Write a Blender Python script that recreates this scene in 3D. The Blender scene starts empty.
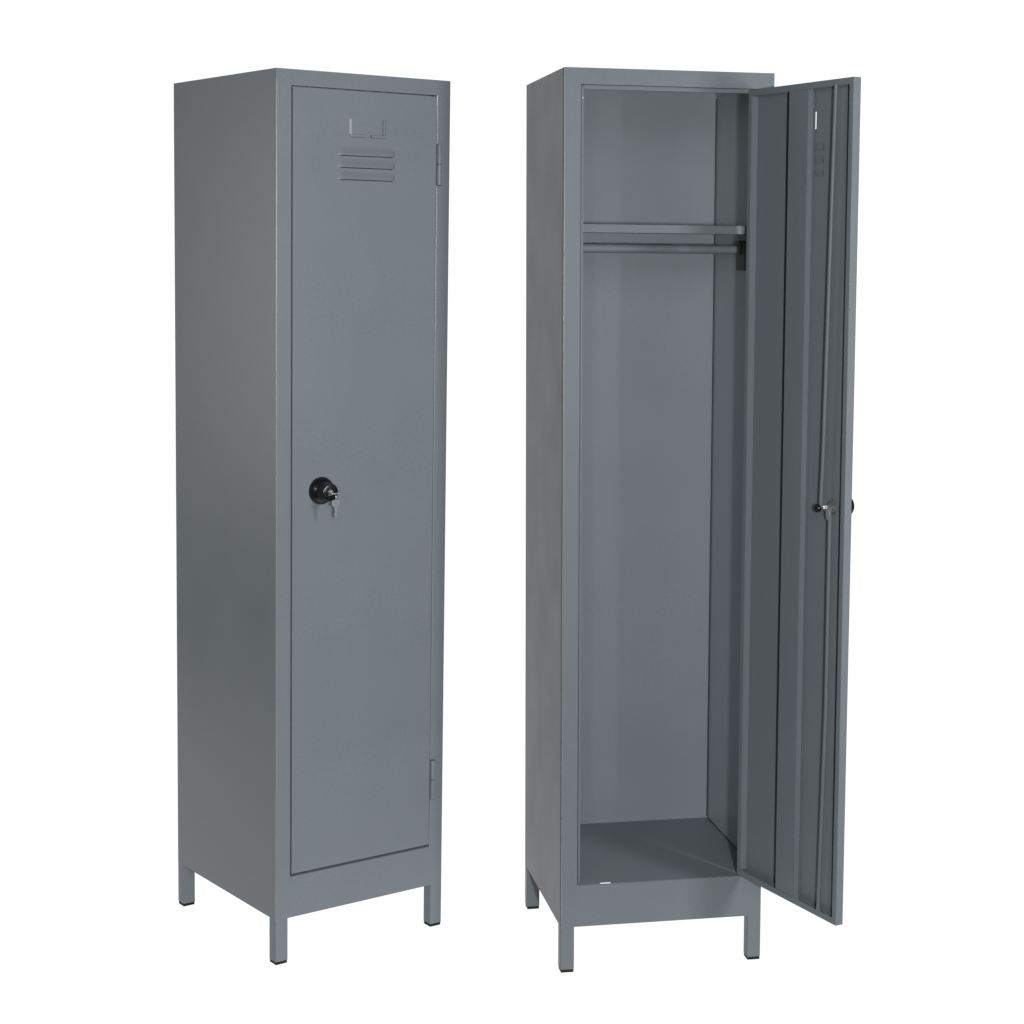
import bpy, bmesh, math
from mathutils import Matrix, Vector

scene = bpy.context.scene
col = scene.collection

# ------------------------------------------------------------------ materials
def new_mat(name):
    m = bpy.data.materials.new(name)
    m.use_nodes = True
    nt = m.node_tree
    return m, nt, nt.nodes['Principled BSDF']

def paint(name, base, rough=0.38, spec=0.12, grain=1.0):
    """semi-gloss powder coat: fine orange peel, faint mottling, tiny flecks"""
    m, nt, b = new_mat(name)
    N, L = nt.nodes, nt.links
    tc = N.new('ShaderNodeTexCoord')
    big = N.new('ShaderNodeTexNoise'); big.inputs['Scale'].default_value = 7; big.inputs['Detail'].default_value = 4
    fine = N.new('ShaderNodeTexNoise'); fine.inputs['Scale'].default_value = 420; fine.inputs['Detail'].default_value = 2
    peel = N.new('ShaderNodeTexNoise'); peel.inputs['Scale'].default_value = 260; peel.inputs['Detail'].default_value = 3
    for n in (big, fine, peel):
        L.new(tc.outputs['Object'], n.inputs['Vector'])
    r1 = N.new('ShaderNodeMapRange')
    r1.inputs['From Min'].default_value = .3; r1.inputs['From Max'].default_value = .7
    r1.inputs['To Min'].default_value = .98; r1.inputs['To Max'].default_value = 1.02
    L.new(big.outputs['Fac'], r1.inputs['Value'])
    r2 = N.new('ShaderNodeMapRange')
    r2.inputs['From Min'].default_value = .3; r2.inputs['From Max'].default_value = .7
    r2.inputs['To Min'].default_value = 1 - .055 * grain; r2.inputs['To Max'].default_value = 1 + .055 * grain
    L.new(fine.outputs['Fac'], r2.inputs['Value'])
    mul = N.new('ShaderNodeMath'); mul.operation = 'MULTIPLY'
    L.new(r1.outputs['Result'], mul.inputs[0]); L.new(r2.outputs['Result'], mul.inputs[1])
    vm = N.new('ShaderNodeVectorMath'); vm.operation = 'SCALE'
    vm.inputs[0].default_value = base
    L.new(mul.outputs[0], vm.inputs['Scale'])
    L.new(vm.outputs['Vector'], b.inputs['Base Color'])
    rr = N.new('ShaderNodeMapRange')
    rr.inputs['To Min'].default_value = rough - .06; rr.inputs['To Max'].default_value = rough + .06
    L.new(big.outputs['Fac'], rr.inputs['Value'])
    L.new(rr.outputs['Result'], b.inputs['Roughness'])
    b.inputs['Specular IOR Level'].default_value = spec
    bp = N.new('ShaderNodeBump'); bp.inputs['Strength'].default_value = .13 * grain; bp.inputs['Distance'].default_value = .0006
    L.new(peel.outputs['Fac'], bp.inputs['Height'])
    L.new(bp.outputs['Normal'], b.inputs['Normal'])
    return m

def simple(name, base, rough, metal=0.0, spec=0.5, noise=60, amp=.12):
    m, nt, b = new_mat(name)
    N, L = nt.nodes, nt.links
    tc = N.new('ShaderNodeTexCoord')
    n = N.new('ShaderNodeTexNoise'); n.inputs['Scale'].default_value = noise
    L.new(tc.outputs['Object'], n.inputs['Vector'])
    r = N.new('ShaderNodeMapRange'); r.inputs['To Min'].default_value = 1 - amp; r.inputs['To Max'].default_value = 1 + amp
    L.new(n.outputs['Fac'], r.inputs['Value'])
    vm = N.new('ShaderNodeVectorMath'); vm.operation = 'SCALE'; vm.inputs[0].default_value = base
    L.new(r.outputs['Result'], vm.inputs['Scale'])
    L.new(vm.outputs['Vector'], b.inputs['Base Color'])
    b.inputs['Roughness'].default_value = rough
    b.inputs['Metallic'].default_value = metal
    b.inputs['Specular IOR Level'].default_value = spec
    return m

PAINT = (.1025, .1135, .1235)
M_PAINT = paint('grey_powder_coat', PAINT)
M_PAINT_DIM = paint('grey_powder_coat_open_locker_dim', tuple(c * .82 for c in PAINT))  # same coat, darkened to put dimmer light into the open locker's colour
M_DOOR_DIM = paint('grey_powder_coat_open_door_dim', tuple(c * .93 for c in PAINT))  # same coat again, dimmed less; the door's light level set by colour
M_INNER_LIT = paint('grey_powder_coat_inside_lit', tuple(c * 1.22 for c in PAINT), rough=.42, spec=.16)  # same coat, paled: fill light painted onto back wall and floor
M_SIDE_LIT = paint('grey_powder_coat_inner_side_lit', tuple(c * 2.2 for c in PAINT), rough=.33, spec=.36)  # same coat, paled further: bounce light painted onto the side walls
M_SHELF_SHADED = paint('grey_powder_coat_shelf_shaded', tuple(c * .72 for c in PAINT))  # same coat, darkened to paint out the lamp's sheen on the shelf
M_GLINT = paint('grey_coat_glint', tuple(c * 1.25 for c in PAINT), rough=.27, spec=.48, grain=1.6)  # same coat, paler and glossier: highlights put into the colour
M_GLOSS = paint('grey_coat_glossy', PAINT, rough=.30, spec=.42, grain=.6)
M_SEAM_SHADE = simple('black_seam_shade', (.010, .011, .012), .6)  # black for painted shadow lines and the dark sheet seam
M_BLACK = simple('black_plastic', (.004, .004, .005), .24, spec=.4)
M_RUBBER = simple('black_rubber', (.004, .004, .005), .7, spec=.2)
M_METAL = simple('nickel', (.62, .60, .57), .28, metal=1.0, noise=200)
M_STEEL = simple('dull_steel', (.20, .205, .21), .4, metal=.6, noise=120)
M_DARK = simple('dark_grey_plastic', (.062, .066, .068), .5)
M_ROD = paint('grey_rail_coat', (.092, .103, .113), rough=.45, grain=.4)

mb, nt, b = new_mat('white_sweep_glow')
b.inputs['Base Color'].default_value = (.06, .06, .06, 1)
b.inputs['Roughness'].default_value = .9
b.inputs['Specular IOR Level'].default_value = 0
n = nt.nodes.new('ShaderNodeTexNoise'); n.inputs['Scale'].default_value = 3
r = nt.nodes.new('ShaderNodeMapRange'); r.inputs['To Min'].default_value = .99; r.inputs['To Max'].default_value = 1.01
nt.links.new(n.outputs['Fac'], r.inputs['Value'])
b.inputs['Emission Color'].default_value = (1, 1, 1, 1)      # added glow keeps the sweep white and drowns contact shadows
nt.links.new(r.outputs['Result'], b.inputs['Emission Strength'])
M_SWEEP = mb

# ------------------------------------------------------------------ mesh helpers
def link(name, bm, mat, parent, xf=None, bevel=0.0, smooth=False, kind=None, seg=2, angle=35, pick=None, edge_mat=None):
    if pick:
        wl = bm.edges.layers.float.new('bevel_weight_edge')
        for e in bm.edges:
            e[wl] = 1.0 if pick(e.verts[0].co, e.verts[1].co) else 0.0
    if xf is not None:
        for v in bm.verts:
            v.co = xf(v.co)
    bmesh.ops.recalc_face_normals(bm, faces=bm.faces[:])
    me = bpy.data.meshes.new(name)
    bm.to_mesh(me); bm.free()
    me.materials.append(mat)
    if smooth:
        for p in me.polygons:
            p.use_smooth = True
        me.set_sharp_from_angle(angle=math.radians(angle))
    o = bpy.data.objects.new(name, me)
    col.objects.link(o)
    if parent is not None:
        o.parent = parent
    if bevel:
        md = o.modifiers.new('edge', 'BEVEL')
        md.width = bevel; md.segments = seg; md.limit_method = 'ANGLE'; md.angle_limit = math.radians(40)
        md.harden_normals = True
        if pick:
            md.limit_method = 'WEIGHT'
        if edge_mat is not None:
            me.materials.append(edge_mat); md.material = len(me.materials) - 1
        for p in me.polygons:
            p.use_smooth = True
        me.set_sharp_from_angle(angle=math.radians(30))
    if kind:
        o['kind'] = kind
    return o

def box(bm, x0, x1, y0, y1, z0, z1):
    vs = [bm.verts.new((x, y, z)) for x in (x0, x1) for y in (y0, y1) for z in (z0, z1)]
    for f in ((0, 1, 3, 2), (4, 6, 7, 5), (0, 4, 5, 1), (2, 3, 7, 6), (0, 2, 6, 4), (1, 5, 7, 3)):
        bm.faces.new([vs[i] for i in f])

def plate(bm, a0, a1, b0, b1, c0, c1, holes, order):
    """slab a0..a1 x b0..b1, thickness c0..c1, with rectangular holes; order maps (a,b,c) -> xyz"""
    A = sorted({a0, a1, *[h[0] for h in holes], *[h[1] for h in holes]})
    B = sorted({b0, b1, *[h[2] for h in holes], *[h[3] for h in holes]})
    def solid(i, j):
        if i < 0 or j < 0 or i >= len(A) - 1 or j >= len(B) - 1:
            return False
        am, bmid = (A[i] + A[i + 1]) / 2, (B[j] + B[j + 1]) / 2
        return not any(h[0] < am < h[1] and h[2] < bmid < h[3] for h in holes)
    V = {}
    def v(i, j, k):
        if (i, j, k) not in V:
            V[i, j, k] = bm.verts.new(order(A[i], B[j], (c0, c1)[k]))
        return V[i, j, k]
    for i in range(len(A) - 1):
        for j in range(len(B) - 1):
            if not solid(i, j):
                continue
            bm.faces.new((v(i, j, 0), v(i + 1, j, 0), v(i + 1, j + 1, 0), v(i, j + 1, 0)))
            bm.faces.new((v(i, j, 1), v(i, j + 1, 1), v(i + 1, j + 1, 1), v(i + 1, j, 1)))
            if not solid(i - 1, j): bm.faces.new((v(i, j, 0), v(i, j + 1, 0), v(i, j + 1, 1), v(i, j, 1)))
            if not solid(i + 1, j): bm.faces.new((v(i + 1, j, 0), v(i + 1, j, 1), v(i + 1, j + 1, 1), v(i + 1, j + 1, 0)))
            if not solid(i, j - 1): bm.faces.new((v(i, j, 0), v(i, j, 1), v(i + 1, j, 1), v(i + 1, j, 0)))
            if not solid(i, j + 1): bm.faces.new((v(i, j + 1, 0), v(i + 1, j + 1, 0), v(i + 1, j + 1, 1), v(i, j + 1, 1)))

def lathe(bm, profile, centre, axis, n=40):
    """profile: list of (radius, distance along axis)"""
    ax = Vector(axis).normalized()
    s = ax.orthogonal().normalized(); t = ax.cross(s)
    c = Vector(centre)
    rings = []
    for r_, h in profile:
        if r_ < 1e-6:
            rings.append([bm.verts.new(c + ax * h)])
        else:
            rings.append([bm.verts.new(c + ax * h + (s * math.cos(2 * math.pi * i / n) + t * math.sin(2 * math.pi * i / n)) * r_) for i in range(n)])
    for a, b_ in zip(rings, rings[1:]):
        for i in range(n):
            j = (i + 1) % n
            if len(a) == 1 and len(b_) == 1: continue
            if len(a) == 1: bm.faces.new((a[0], b_[i], b_[j]))
            elif len(b_) == 1: bm.faces.new((a[i], a[j], b_[0]))
            else: bm.faces.new((a[i], a[j], b_[j], b_[i]))

def rod(bm, p, q, r_, n=20):
    p, q = Vector(p), Vector(q); L = (q - p).length
    e = min(r_ * .25, L * .1)
    lathe(bm, [(0, 0), (r_ - e, 0), (r_, e), (r_, L - e), (r_ - e, L), (0, L)], p, q - p, n)

def tube(bm, pts, r_, n=10, closed=False):
    pts = [Vector(p) for p in pts]
    rings = []
    ref = None
    for i, p in enumerate(pts):
        a = pts[i - 1] if (i > 0 or closed) else p
        c = pts[(i + 1) % len(pts)] if (i < len(pts) - 1 or closed) else p
        d = (c - a).normalized()
        if ref is None: ref = d.orthogonal().normalized()
        s = (ref - d * ref.dot(d)).normalized(); ref = s
        t = d.cross(s)
        rings.append([bm.verts.new(p + (s * math.cos(2 * math.pi * k / n) + t * math.sin(2 * math.pi * k / n)) * r_) for k in range(n)])
    m = len(rings)
    for i in range(m if closed else m - 1):
        a, b_ = rings[i], rings[(i + 1) % m]
        for k in range(n):
            j = (k + 1) % n
            bm.faces.new((a[k], a[j], b_[j], b_[k]))
    if not closed:
        bm.faces.new(rings[0]); bm.faces.new(rings[-1])

def extrude_outline(bm, pts, vec):
    """closed planar outline (3-D points) pushed along vec"""
    a = [bm.verts.new(p) for p in pts]
    b_ = [bm.verts.new(Vector(p) + Vector(vec)) for p in pts]
    bm.faces.new(a); bm.faces.new(b_[::-1])
    for i in range(len(a)):
        j = (i + 1) % len(a)
        bm.faces.new((a[i], b_[i], b_[j], a[j]))

def NB(): return bmesh.new()

# ------------------------------------------------------------------ locker
def make_locker(loc, yaw, W, D, lean, zs, door_o, door_ang, door_w, dz0, dz1, lock, label, M_PAINT, seam, slot):
    H, L, S = 1.851, .0977, .0284
    FL, FR, FB, FT = .0336, .0331, .0879, .0321      # frame widths
    T = .0015
    root = bpy.data.objects.new('locker', None)
    col.objects.link(root)
    root.empty_display_size = .1
    root.location = (loc[0], loc[1], 0); root.rotation_euler = (0, 0, yaw)
    root['label'] = label; root['category'] = 'locker'; root['group'] = 'grey steel lockers on a white ground'
    c, s = math.cos(yaw), math.sin(yaw)
    lx, ly = c * lean[0] + s * lean[1], -s * lean[0] + c * lean[1]   # the cabinet stands very slightly out of plumb
    def xf(p):
        z = p[2] * zs
        return Vector((p[0] + lx * z, p[1] + ly * z, z))
    ox0, ox1, oz0, oz1 = FL, W - FR, L + FB, H - FT

    hx = W - .0286 if door_ang < .5 else W - .0315
    HINGES = ((1.6320, 1.7170), (.2950, .3810))
    # ---- body: sides, back, top
    bm = NB()
    box(bm, 0, T, T + seam, D, L, H - T)
    box(bm, W - T, W, T + .0004, D, L, H - T)
    box(bm, T + .0003, W - T - .0003, D - T, D, L, H - T)
    box(bm, 0, W, T + .0004, D, H - T + .0001, H)
    # folded edge of the top inside
    box(bm, W - T - .0030, W - T - .0004, .03, D - T - .001, H - .0145, H - T - .0004)
    box(bm, T + .0004, T + .0030, .03, D - T - .001, H - .0145, H - T - .0004)
    bo = link('body', bm, M_PAINT, root, None, bevel=.0006, pick=lambda a_, b_: abs(a_.z - b_.z) > .5 or max(a_.z, b_.z) > H - .0001)
    bo.data.materials.append(M_INNER_LIT); bo.data.materials.append(M_SIDE_LIT)
    for p in bo.data.polygons:                       # inward faces of the sheet: same coat, paled to paint in fill light
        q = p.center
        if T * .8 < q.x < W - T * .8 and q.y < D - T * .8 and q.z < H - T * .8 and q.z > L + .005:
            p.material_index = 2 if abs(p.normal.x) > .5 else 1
    for v in bo.data.vertices:
        v.co = xf(v.co)

    # ---- front frame with folded-in return round the opening
    bm = NB()
    notch = [(ox1 - .001, hx + .0068, z0 - .0016, z1 + .0016) for z0, z1 in HINGES]
    plate(bm, 0, W, L, H, 0, T, [(ox0, ox1, oz0, oz1)] + notch, lambda a, b_, c_: (a, c_, b_))
    def frame_edge(a_, b_):
        if abs(a_.y) > 1e-5 or abs(b_.y) > 1e-5: return False
        if abs(a_.x - b_.x) < 1e-6:
            return abs(a_.x) < 1e-6 or abs(a_.x - W) < 1e-6 or (abs(a_.x - ox1) < 1e-6 and min(a_.z, b_.z) > oz0 - 1e-6 and max(a_.z, b_.z) < oz1 + 1e-6)
        return min(a_.z, b_.z) > H - 1e-5
    link('front_frame', bm, M_PAINT, root, xf, bevel=.0012, seg=2, pick=frame_edge, edge_mat=M_GLINT)
    bm = NB()
    RD = .0190
    box(bm, ox0 - .0014, ox0 - .0003, T + .0002, RD, oz0, oz1)
    box(bm, ox1 + .0003, ox1 + .0014, T + .0002, RD, oz0, oz1)
    box(bm, ox0, ox1, T + .0002, RD, oz1 + .0003, oz1 + .0014)
    link('frame_return', bm, M_PAINT, root, xf, bevel=.0004)

    # recessed stop the door closes against
    bm = NB()
    box(bm, ox0 + .0062, ox0 + .0104, RD + .0002, RD + .0013, oz0 + .0006, oz1 - .0004)
    box(bm, ox1 - .0070, ox1 + .0014, RD + .0002, RD + .0013, oz0 + .0006, oz1 - .0004)
    box(bm, ox0 + .0106, ox1 - .0072, RD + .0002, RD + .0013, oz1 - .0078, oz1 + .0010)
    link('door_stop', bm, M_PAINT, root, xf, bevel=.0004)
    if slot:
        bm = NB(); lathe(bm, [(0, 0), (.0020, 0), (.0026, .0008), (.0018, .0016), (0, .0019)], (ox0 + .0082, RD + .0001, 1.7935), (0, -1, 0), 16)
        link('rivet', bm, M_GLINT, root, xf, smooth=True)
    # dark strips: sheet seam and painted shade lines in the corners
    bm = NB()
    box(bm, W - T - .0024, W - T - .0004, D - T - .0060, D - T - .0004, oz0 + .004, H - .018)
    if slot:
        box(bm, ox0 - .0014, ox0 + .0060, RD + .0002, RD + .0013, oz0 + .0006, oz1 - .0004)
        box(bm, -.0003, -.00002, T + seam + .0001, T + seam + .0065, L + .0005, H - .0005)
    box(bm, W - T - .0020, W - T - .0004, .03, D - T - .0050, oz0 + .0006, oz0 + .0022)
    link('seam_shade', bm, M_SEAM_SHADE, root, xf)

    # ---- floor panel with the slot for the lock rod
    bm = NB()
    plate(bm, T + .0006, W - T - .0006, T + .0006, D - T - .0006, oz0 - .0012, oz0 + .0003,
          [(.0845, .1075, .0035, .0125)] if slot else [], lambda a, b_, c_: (a, b_, c_))
    link('floor_panel', bm, M_INNER_LIT, root, xf)

    # ---- shelf
    bm = NB()
    sy, sz0, sz1 = .040, 1.5292, 1.5460
    box(bm, T + .001, W - T - .001, sy + .0013, D - T - .001, sz1 - .0012 - .012, sz1 - .012)
    box(bm, T + .001, W - T - .0025, sy, sy + .0012, sz0, sz1)
    box(bm, T + .001, W - T - .0025, sy + .0013, sy + .012, sz1 - .0012, sz1)
    link('shelf', bm, M_SHELF_SHADED, root, xf, bevel=.0005)

    # ---- hanging rail and its two sockets
    ry, rz = .20, 1.4985
    bm = NB(); rod(bm, (.010, ry, rz), (W - .0152, ry, rz), .0094, 24)
    link('hanging_rail', bm, M_ROD, root, xf, smooth=True)
    for side in (0, 1):
        bm = NB()
        X = (lambda x: x) if side == 0 else (lambda x: W - x)
        def bx(x0, x1, *r_):
            a, b_ = sorted((X(x0), X(x1))); box(bm, a, b_, *r_)
        bx(T + .0004, .0085, ry - .032, ry + .023, rz - .044, rz + .0190)
        bx(.0087, .0150, ry - .020, ry + .013, rz - .0100, rz + .0190)
        link('rail_bracket', bm, M_DARK, root, xf, bevel=.0012)

    # ---- legs
    for x0 in (0, W - S):
        for y0 in (0, D - S):
            bm = NB()
            r_, out = .0012, []
            for cx, cy, q in ((x0 + S - r_, y0 + S - r_, 0), (x0 + r_, y0 + S - r_, 1), (x0 + r_, y0 + r_, 2), (x0 + S - r_, y0 + r_, 3)):
                for k in range(4):
                    an = math.pi / 2 * (q + k / 3)
                    out.append((cx + r_ * math.cos(an), cy + r_ * math.sin(an)))
            lo = [bm.verts.new((x, y, .0070)) for x, y in out]
            hi = [bm.verts.new((x, y, L)) for x, y in out]
            bm.faces.new(lo)
            for k in range(len(out)):
                m_ = (k + 1) % len(out)
                bm.faces.new((lo[k], lo[m_], hi[m_], hi[k]))
            box(bm, x0 + .003, x0 + S - .003, y0 + .003, y0 + S - .003, L - .01, L + .05)   # stub welded inside the skirt
            lg = link('leg', bm, M_PAINT, root, xf, smooth=True, angle=50)
            bm = NB(); box(bm, x0 + .0006, x0 + S - .0006, y0 + .0006, y0 + S - .0006, 0, .0068)
            link('rubber_foot', bm, M_RUBBER, lg, xf, bevel=.0015)

    # ---- door (u from hinge edge, t into the locker, z up)
    a = door_ang
    d = Vector((-math.cos(a), -math.sin(a), 0)); nn = Vector((-math.sin(a), math.cos(a), 0)); o = Vector(door_o)
    def dxf(p):
        return xf(o + d * p[0] + nn * p[1] + Vector((0, 0, p[2])))
    dw, dt = door_w, .017
    P = .0010
    # pressed label clips: L shaped slots in the sheet
    cl = [(.2052, .2098, 1.7290, 1.7605), (.1730, .2098, 1.7225, 1.7290)]
    cr = [(.1245, .1325, 1.7290, 1.7605), (.1245, .1615, 1.7225, 1.7290)]
    lou_z = [1.6860, 1.6617, 1.6374]
    lu0, lu1 = .1020, .2385
    lou_holes = [(.1125, lu1 - .0035, z + .0006, z + .0160) for z in lou_z]
    if not slot:     # narrow opening under each louvre, cut for its painted shade line
        lou_holes += [(lu0 + .006, lu1 - .006, z - .0019, z + .0002) for z in lou_z]
    bm = NB()
    plate(bm, 0, dw, dz0, dz1, 0, P, cl + cr + lou_holes, lambda a_, b_, c_: (a_, c_, b_))
    # outer walls of the pan
    box(bm, 0, P, P, dt - P, dz0, dz1)
    box(bm, dw - P, dw, P, dt - P, dz0, dz1)
    box(bm, P, dw - P, P, dt - P, dz0, dz0 + P)
    box(bm, P, dw - P, P, dt - P, dz1 - P, dz1)
    # return lip, mitred at the corners in one plane
    lw = .0125
    plate(bm, 0, dw, dz0, dz1, dt - P, dt, [(lw - .0015, dw - lw, dz0 + lw, dz1 - lw)], lambda a_, b_, c_: (a_, c_, b_))
    # boxed hinge stile wall
    box(bm, lw - .0015, lw - .0005, P + .0001, dt - P * .5, dz0 + lw + .0002, dz1 - lw - .0002)
    M_DOOR = M_DOOR_DIM if slot else M_PAINT
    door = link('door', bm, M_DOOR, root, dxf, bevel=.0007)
    # painted shadow lines beside the stiffener and under the free lip
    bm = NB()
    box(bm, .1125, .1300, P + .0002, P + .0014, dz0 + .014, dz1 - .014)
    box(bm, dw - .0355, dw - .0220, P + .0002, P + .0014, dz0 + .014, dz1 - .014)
    link('shade_strip', bm, M_SEAM_SHADE, door, dxf, bevel=.0004)

    # stiffening channel
    bm = NB()
    za, zb = dz0 + .003, dz1 - .003
    c0, c1 = .1385, .2000
    box(bm, c0, c1, dt - .0022, dt - .0012, za, zb)
    box(bm, c0, c0 + .001, P + .0012, dt - .0023, za, zb)
    box(bm, c1 - .001, c1, P + .0012, dt - .0023, za, zb)
    box(bm, c0 - .008, c0 + .001, P + .0001, P + .0011, za, zb)
    box(bm, c1 - .001, c1 + .0052, P + .0001, P + .0011, za, zb)
    link('stiffener', bm, M_DOOR, door, dxf, bevel=.0006)

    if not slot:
        bm = NB()  # black strips painting the shade line under each louvre
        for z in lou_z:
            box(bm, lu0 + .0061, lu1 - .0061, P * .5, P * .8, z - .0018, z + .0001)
        link('louvre_shade', bm, M_SEAM_SHADE, door, dxf)
    # louvres
    for z in lou_z:
        bm = NB()
        nu, nz, hh = 28, 8, .0185
        def tt(i, j):
            f = i / nu; e = min(f, 1 - f) * (lu1 - lu0) / .0115
            e = math.sin(min(1, e) * math.pi / 2)
            g = 1 - j / nz
            g = g * g * (3 - 2 * g)
            return -.0052 * e * g
        g1 = [[bm.verts.new((lu0 + (lu1 - lu0) * i / nu, tt(i, j) - .0002, z + hh * j / nz)) for j in range(nz + 1)] for i in range(nu + 1)]
        g2 = [[bm.verts.new((lu0 + (lu1 - lu0) * i / nu, tt(i, j) + .0006, z + hh * j / nz)) for j in range(nz + 1)] for i in range(nu + 1)]
        for i in range(nu):
            for j in range(nz):
                bm.faces.new((g1[i][j], g1[i + 1][j], g1[i + 1][j + 1], g1[i][j + 1]))
                bm.faces.new((g2[i][j], g2[i][j + 1], g2[i + 1][j + 1], g2[i + 1][j]))
            bm.faces.new((g1[i][0], g2[i][0], g2[i + 1][0], g1[i + 1][0]))
            bm.faces.new((g1[i][nz], g1[i + 1][nz], g2[i + 1][nz], g2[i][nz]))
        for j in range(nz):
            bm.faces.new((g1[0][j], g1[0][j + 1], g2[0][j + 1], g2[0][j]))
            bm.faces.new((g1[nu][j], g2[nu][j], g2[nu][j + 1], g1[nu][j + 1]))
        link('louvre', bm, M_DOOR, door, dxf, smooth=True, angle=50)

    # label clips: tongues pushed out of the sheet, joined along their outer edge
    for mir in (0, 1):
        bm = NB()
        R = .0027
        if mir == 0: ue, ui, uh = .2118, .2050, .1740
        else: ue, ui, uh = .1240, .1320, .1605
        sg = 1 if ue > ui else -1
        zt, zb_, zm = 1.7600, 1.7220, 1.7285
        # sloping outer flanks
        def strip(pts, vec): extrude_outline(bm, pts, vec)
        th = .0008
        # vertical arm: section in (u,t)
        sec = [(ue, -.0002), (ue - sg * .0037, -R), (ui, -R), (ui, -R + th), (ue - sg * .0043, -R + th), (ue - sg * .0010, -.0002)]
        extrude_outline(bm, [(u, t, zm + .0002) for u, t in sec], (0, 0, zt - zm - .0002))
        # horizontal arm: section in (z,t)
        sec = [(zb_, -.0002), (zb_ + .0024, -R), (zm, -R), (zm, -R + th), (zb_ + .0029, -R + th), (zb_ + .0010, -.0002)]
        extrude_outline(bm, [(ue - sg * .0010, t, z) for z, t in sec], (uh - ue + sg * .0010, 0, 0))
        link('label_clip', bm, M_GLOSS, door, dxf, bevel=.0003)

    # knob
    ku, kz = lock
    bm = NB()
    lathe(bm, [(.0285, 0), (.0288, .002), (.0283, .005), (.0262, .009), (.0232, .0125), (.0200, .0150), (.0187, .0165),
               (.0187, .0360), (.0183, .0385), (.0172, .0400), (.0160, .0404), (.0085, .0404), (.0085, .0398)], (ku, 0, kz), (0, -1, 0), 56)
    link('knob', bm, M_BLACK, door, dxf, smooth=True, angle=60)
    bm = NB()
    plate(bm, -.0038, .0038, -.0038, .0038, .0300, .0406, [(-.0031, .0031, -.0009, .0009)],
          lambda a_, b_, c_: (ku + a_, -c_, kz + b_))
    lathe(bm, [(.0052, .0300), (.0058, .0302), (.0058, .0408), (.0052, .0408)], (ku, 0, kz), (0, -1, 0), 32)
    link('lock_cylinder', bm, M_STEEL, door, dxf)

    # inside works: escutcheon, cam, rods
    bm = NB()
    lathe(bm, [(.0140, 0), (.0140, .003), (.0138, .0045), (.0100, .0050), (.0100, .0075), (.0092, .0080), (0, .0080)], (ku + .003, P, kz - .001), (0, 1, 0), 36)
    link('lock_rosette', bm, M_DARK, door, dxf, smooth=True)
    pu1, pz1 = ku - .013, kz - .003
    pu2, pz2 = ku + .017, kz - .001
    bm = NB()
    # cam plate, a rounded bar lying across the rosette
    pts = []
    for k in range(13):
        an = math.pi / 2 + math.pi * k / 12
        pts.append((pu1 + .0065 * math.cos(an), .0092, pz1 + .0065 * math.sin(an)))
    for k in range(13):
        an = -math.pi / 2 + math.pi * k / 12
        pts.append((pu2 + .0065 * math.cos(an), .0092, pz2 + .0065 * math.sin(an)))
    extrude_outline(bm, pts, (0, .0022, 0))
    link('lock_cam', bm, M_STEEL, door, dxf, bevel=.0004)
    bm = NB()
    lathe(bm, [(.0, .0), (.0074, 0), (.0080, .0010), (.0080, .0046), (.0068, .0062), (0, .0066)], (pu1, .0222, pz1), (0, 1, 0), 24)
    link('rod_cap', bm, M_BLACK, door, dxf, smooth=True)
    bm = NB()
    lathe(bm, [(0, 0), (.0072, 0), (.0072, .0045), (0, .0045)], (pu1, .0116, pz1), (0, 1, 0), 6)
    link('rod_nut', bm, M_METAL, door, dxf, bevel=.0003)
    bm = NB()
    lathe(bm, [(0, 0), (.0022, 0), (.0026, .0010), (0, .0016)], (ku + .003, P, kz + .0165), (0, 1, 0), 16)
    link('rivet', bm, M_METAL, door, dxf, smooth=True)
    rt = .0180
    bm = NB()
    tube(bm, [(.2925, rt, dz1 - .010), (.2885, rt, 1.66), (ku - .008, rt, kz + .10), (ku - .0115, rt, kz + .03), (pu1, rt, pz1)], .0042, 14)
    link('lock_rod', bm, M_PAINT, door, dxf, smooth=True)
    bm = NB()
    tube(bm, [(pu2 - .001, .0112, pz2 + .001), (pu2 - .001, .0170, pz2 + .001), (pu2, .0192, pz2 - .003), (pu2, rt, pz2 - .012),
              (pu2 + .0005, rt, pz2 - .03), (pu2, rt, .62), (.2885, rt, dz0 + .012)], .0042, 14)
    link('lock_rod', bm, M_PAINT, door, dxf, smooth=True)
    # flattened eye at the head of the lower rod
    bm = NB()
    pts = [(pu2 + .0062 * math.cos(2 * math.pi * k / 20), rt + .0042, pz2 - .010 + .0115 * math.sin(2 * math.pi * k / 20)) for k in range(20)]
    extrude_outline(bm, pts, (0, .0016, 0))
    link('rod_eye', bm, M_STEEL, door, dxf, bevel=.0004)

    # ---- barrel hinges, a fixed and a lifting knuckle each
    for z0, z1 in HINGES:
        zm = z0 + (z1 - z0) * .51
        bm = NB(); lathe(bm, [(0, 0), (.0047, 0), (.0055, .0010), (.0055, zm - z0 - .0016), (.0045, zm - z0 - .0008), (.003, zm - z0 - .0008), (.003, z1 - z0 - .003)], (hx, -.0030, z0), (0, 0, 1), 24)
        hinge = link('hinge', bm, M_PAINT, root, xf, smooth=True)
        bm = NB(); lathe(bm, [(.003, 0), (.0045, 0), (.0055, .0010), (.0055, z1 - zm - .0016), (.0047, z1 - zm), (0, z1 - zm)], (hx, -.0030, zm + .0006), (0, 0, 1), 24)
        link('knuckle', bm, M_PAINT, hinge, xf, smooth=True)
    return root, dxf

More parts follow.
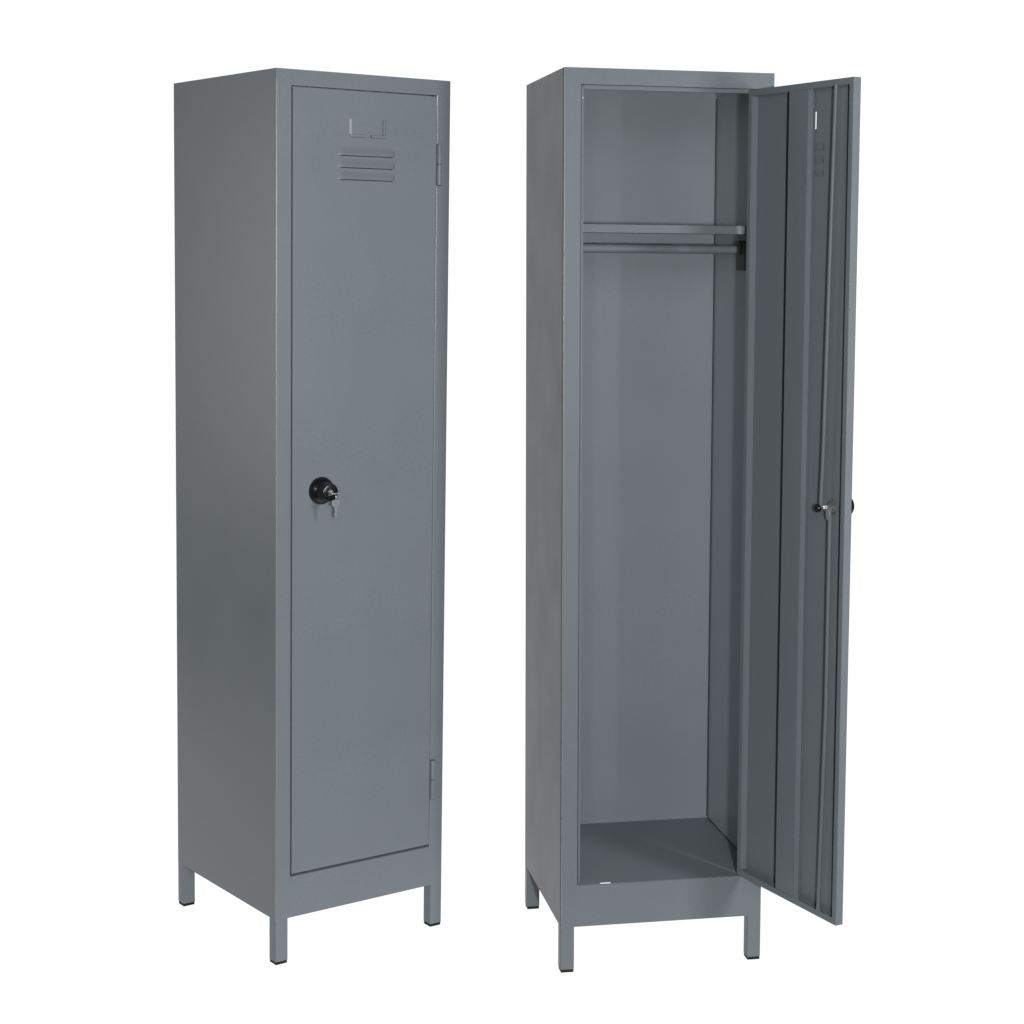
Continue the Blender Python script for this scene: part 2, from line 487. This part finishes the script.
closed_ang = 0.0
L1, dxf1 = make_locker((-.6076, 3.7606), .6510, .4140, .4661, (.0098, -.0017), 1.0,
                       (.3789, -.0006, 0), 0.0, .3419, .1920, 1.8160, (.2749, .9990),
                       'closed grey metal locker with black knob and keys hanging from its lock', M_PAINT, .0004, False)
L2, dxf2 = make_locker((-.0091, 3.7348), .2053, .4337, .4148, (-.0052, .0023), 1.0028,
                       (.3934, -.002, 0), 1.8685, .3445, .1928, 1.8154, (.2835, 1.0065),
                       'open grey metal locker with its door swung out, showing shelf and hanging rail', M_PAINT_DIM, .0004, True)

# ------------------------------------------------------------------ keys in the closed locker's lock
KU, KZ = .2749, .9990
kroot = bpy.data.objects.new('key_bunch', None); col.objects.link(kroot)
kroot.empty_display_size = .02
kroot.parent = None
kroot['label'] = 'two small steel keys on a ring in the black knob of the closed locker'
kroot['category'] = 'keys'
base = L1.matrix_basis.copy()
M1 = Matrix.Translation((L1.location.x, L1.location.y, 0)) @ Matrix.Rotation(.6510, 4, 'Z')
anchor = M1 @ dxf1((KU, -.041, KZ))
kroot.location = anchor
def kxf(p):
    return (M1 @ dxf1(p)) - anchor

def key_mesh(bm, P0, along, across, thick):
    """P0 at the bow's far end; along = direction to the tip"""
    P0, A, C = Vector(P0), Vector(along).normalized(), Vector(across).normalized()
    Tn = A.cross(C).normalized()
    out = [(.0000, -.0070), (.0000, .0070), (.0014, .0090), (.0040, .0098), (.0110, .0098), (.0128, .0092), (.0138, .0055),
           (.0175, .0036), (.0180, .0034), (.0205, .0020), (.0222, .0032), (.0250, .0018), (.0275, .0032), (.0300, .0019), (.0325, .0030), (.0370, .0008),
           (.0378, -.0014), (.0365, -.0034), (.0175, -.0036), (.0138, -.0055), (.0128, -.0092), (.0110, -.0098), (.0040, -.0098), (.0014, -.0090)]
    pts = [P0 + A * x + C * y - Tn * thick / 2 for x, y in out]
    hole = [P0 + A * (.0042 + .0022 * math.cos(2 * math.pi * k / 12)) + C * (.0030 * math.sin(2 * math.pi * k / 12)) - Tn * thick / 2 for k in range(12)]
    extrude_outline(bm, pts, Tn * thick)
    # raised rim round the hole
    ring = [p + Tn * (thick / 2) for p in hole]
    tube(bm, ring, .0012, 6, closed=True)

# key in the lock, bow edge-on (horizontal)
bm = NB(); key_mesh(bm, (KU, -.0620, KZ), (0, 1, 0), (1, 0, 0), .0022)
link('key', bm, M_METAL, kroot, kxf, bevel=.0003)
# ring through both bows
bm = NB()
rc = Vector((KU - .0005, -.0595, KZ - .0070))
tube(bm, [(rc.x + .0034 * math.cos(2 * math.pi * k / 28), rc.y - .0064 * math.cos(2 * math.pi * k / 28), rc.z + .0085 * math.sin(2 * math.pi * k / 28)) for k in range(28)], .0008, 8, closed=True)
link('key_ring', bm, M_METAL, kroot, kxf, smooth=True)
# hanging key
bm = NB(); key_mesh(bm, (KU - .0005, -.0605, KZ - .0125), (.03, .0, -1), (1, -.05, 0), .0022)
link('key', bm, M_STEEL, kroot, kxf, bevel=.0003)

# ------------------------------------------------------------------ added white sweep that glows
bm = NB()
prof = [(3.36, 0), (3.6, 0), (4.6, 0), (5.4, 0)]
R = 1.2
for k in range(1, 13):
    an = math.pi / 2 * k / 12
    prof.append((5.4 + R * math.sin(an), R - R * math.cos(an)))
prof.append((5.4 + R, 4.4))
rows = [[bm.verts.new((x, y, z)) for x in (-2.7, -1.3, 0, 1.3, 2.5)] for y, z in prof]
for a_, b_ in zip(rows, rows[1:]):
    for i in range(4):
        bm.faces.new((a_[i], a_[i + 1], b_[i + 1], b_[i]))
link('ground', bm, M_SWEEP, None, None, smooth=True, kind='structure')

# ------------------------------------------------------------------ lights
w = bpy.data.worlds.new('World'); scene.world = w
w.use_nodes = True
bg = w.node_tree.nodes['Background']
bg.inputs['Color'].default_value = (.93, .98, 1, 1)
bg.inputs['Strength'].default_value = .07

def area(name, loc, target, size, power, colour=(1, 1, 1), size_y=None):
    ld = bpy.data.lights.new(name, 'AREA')
    ld.energy = power; ld.color = colour; ld.size = size
    if size_y:
        ld.shape = 'RECTANGLE'; ld.size_y = size_y
    else:
        ld.shape = 'DISK'
    o = bpy.data.objects.new(name, ld); col.objects.link(o)
    o.location = loc
    o.rotation_euler = (Vector(target) - Vector(loc)).to_track_quat('-Z', 'Y').to_euler()
    return o
area('key_light', (.35, -.05, 1.45), (.0, 3.8, .95), .12, 160, (.97, .99, 1))
area('added_top_fill', (.3, -.3, 2.6), (.1, 3.8, 1.0), 1.2, 45, (.97, .99, 1), 1.2)  # added overhead fill, no ceiling behind it
area('right_softbox', (2.4, 1.3, 1.55), (-.4, 3.8, .95), .36, 88, (.95, .98, 1), .9)
area('added_left_rear_fill', (-3.2, 4.4, 1.3), (-.7, 3.9, 1.1), .8, 26, (1, 1, .97), 1.2)  # added fill to brighten the closed locker's left side
area('added_left_top_fill', (-3.4, 4.7, 2.5), (-.7, 3.9, 1.1), .8, 8, (1, 1, .97), 1.2)  # added fill, lifts the top of the closed locker's side
area('left_softbox', (-1.6, .2, 2.0), (.1, 3.9, 1.0), .5, 16, (1, 1, .97), .9)

# ------------------------------------------------------------------ camera
f, pitch, roll, camh, sx, sy = 1861.69, -.1175, -.0097, 1.4859, 57.86, -36.27
cd = bpy.data.cameras.new('camera'); cam = bpy.data.objects.new('camera', cd); col.objects.link(cam)
cd.sensor_width = 36; cd.sensor_fit = 'HORIZONTAL'; cd.lens = f * 36 / 1024
cd.shift_x = -sx / 1024; cd.shift_y = sy / 1024
cd.clip_start = .05; cd.clip_end = 100
c, s = math.cos(pitch), math.sin(pitch); cr_, sr_ = math.cos(roll), math.sin(roll)
fw = Vector((0, c, s)); right = Vector((1, 0, 0)); up0 = Vector((0, -s, c))
rt_ = right * cr_ - up0 * sr_; up_ = right * sr_ + up0 * cr_
m = Matrix((rt_, up_, -fw)).transposed().to_4x4(); m.translation = (0, 0, camh)
cam.matrix_world = m
scene.camera = cam

scene.view_settings.view_transform = 'Standard'
scene.view_settings.look = 'None'
scene.view_settings.exposure = 0
scene.cycles.use_denoising = True
scene.cycles.max_bounces = 10
scene.cycles.diffuse_bounces = 6
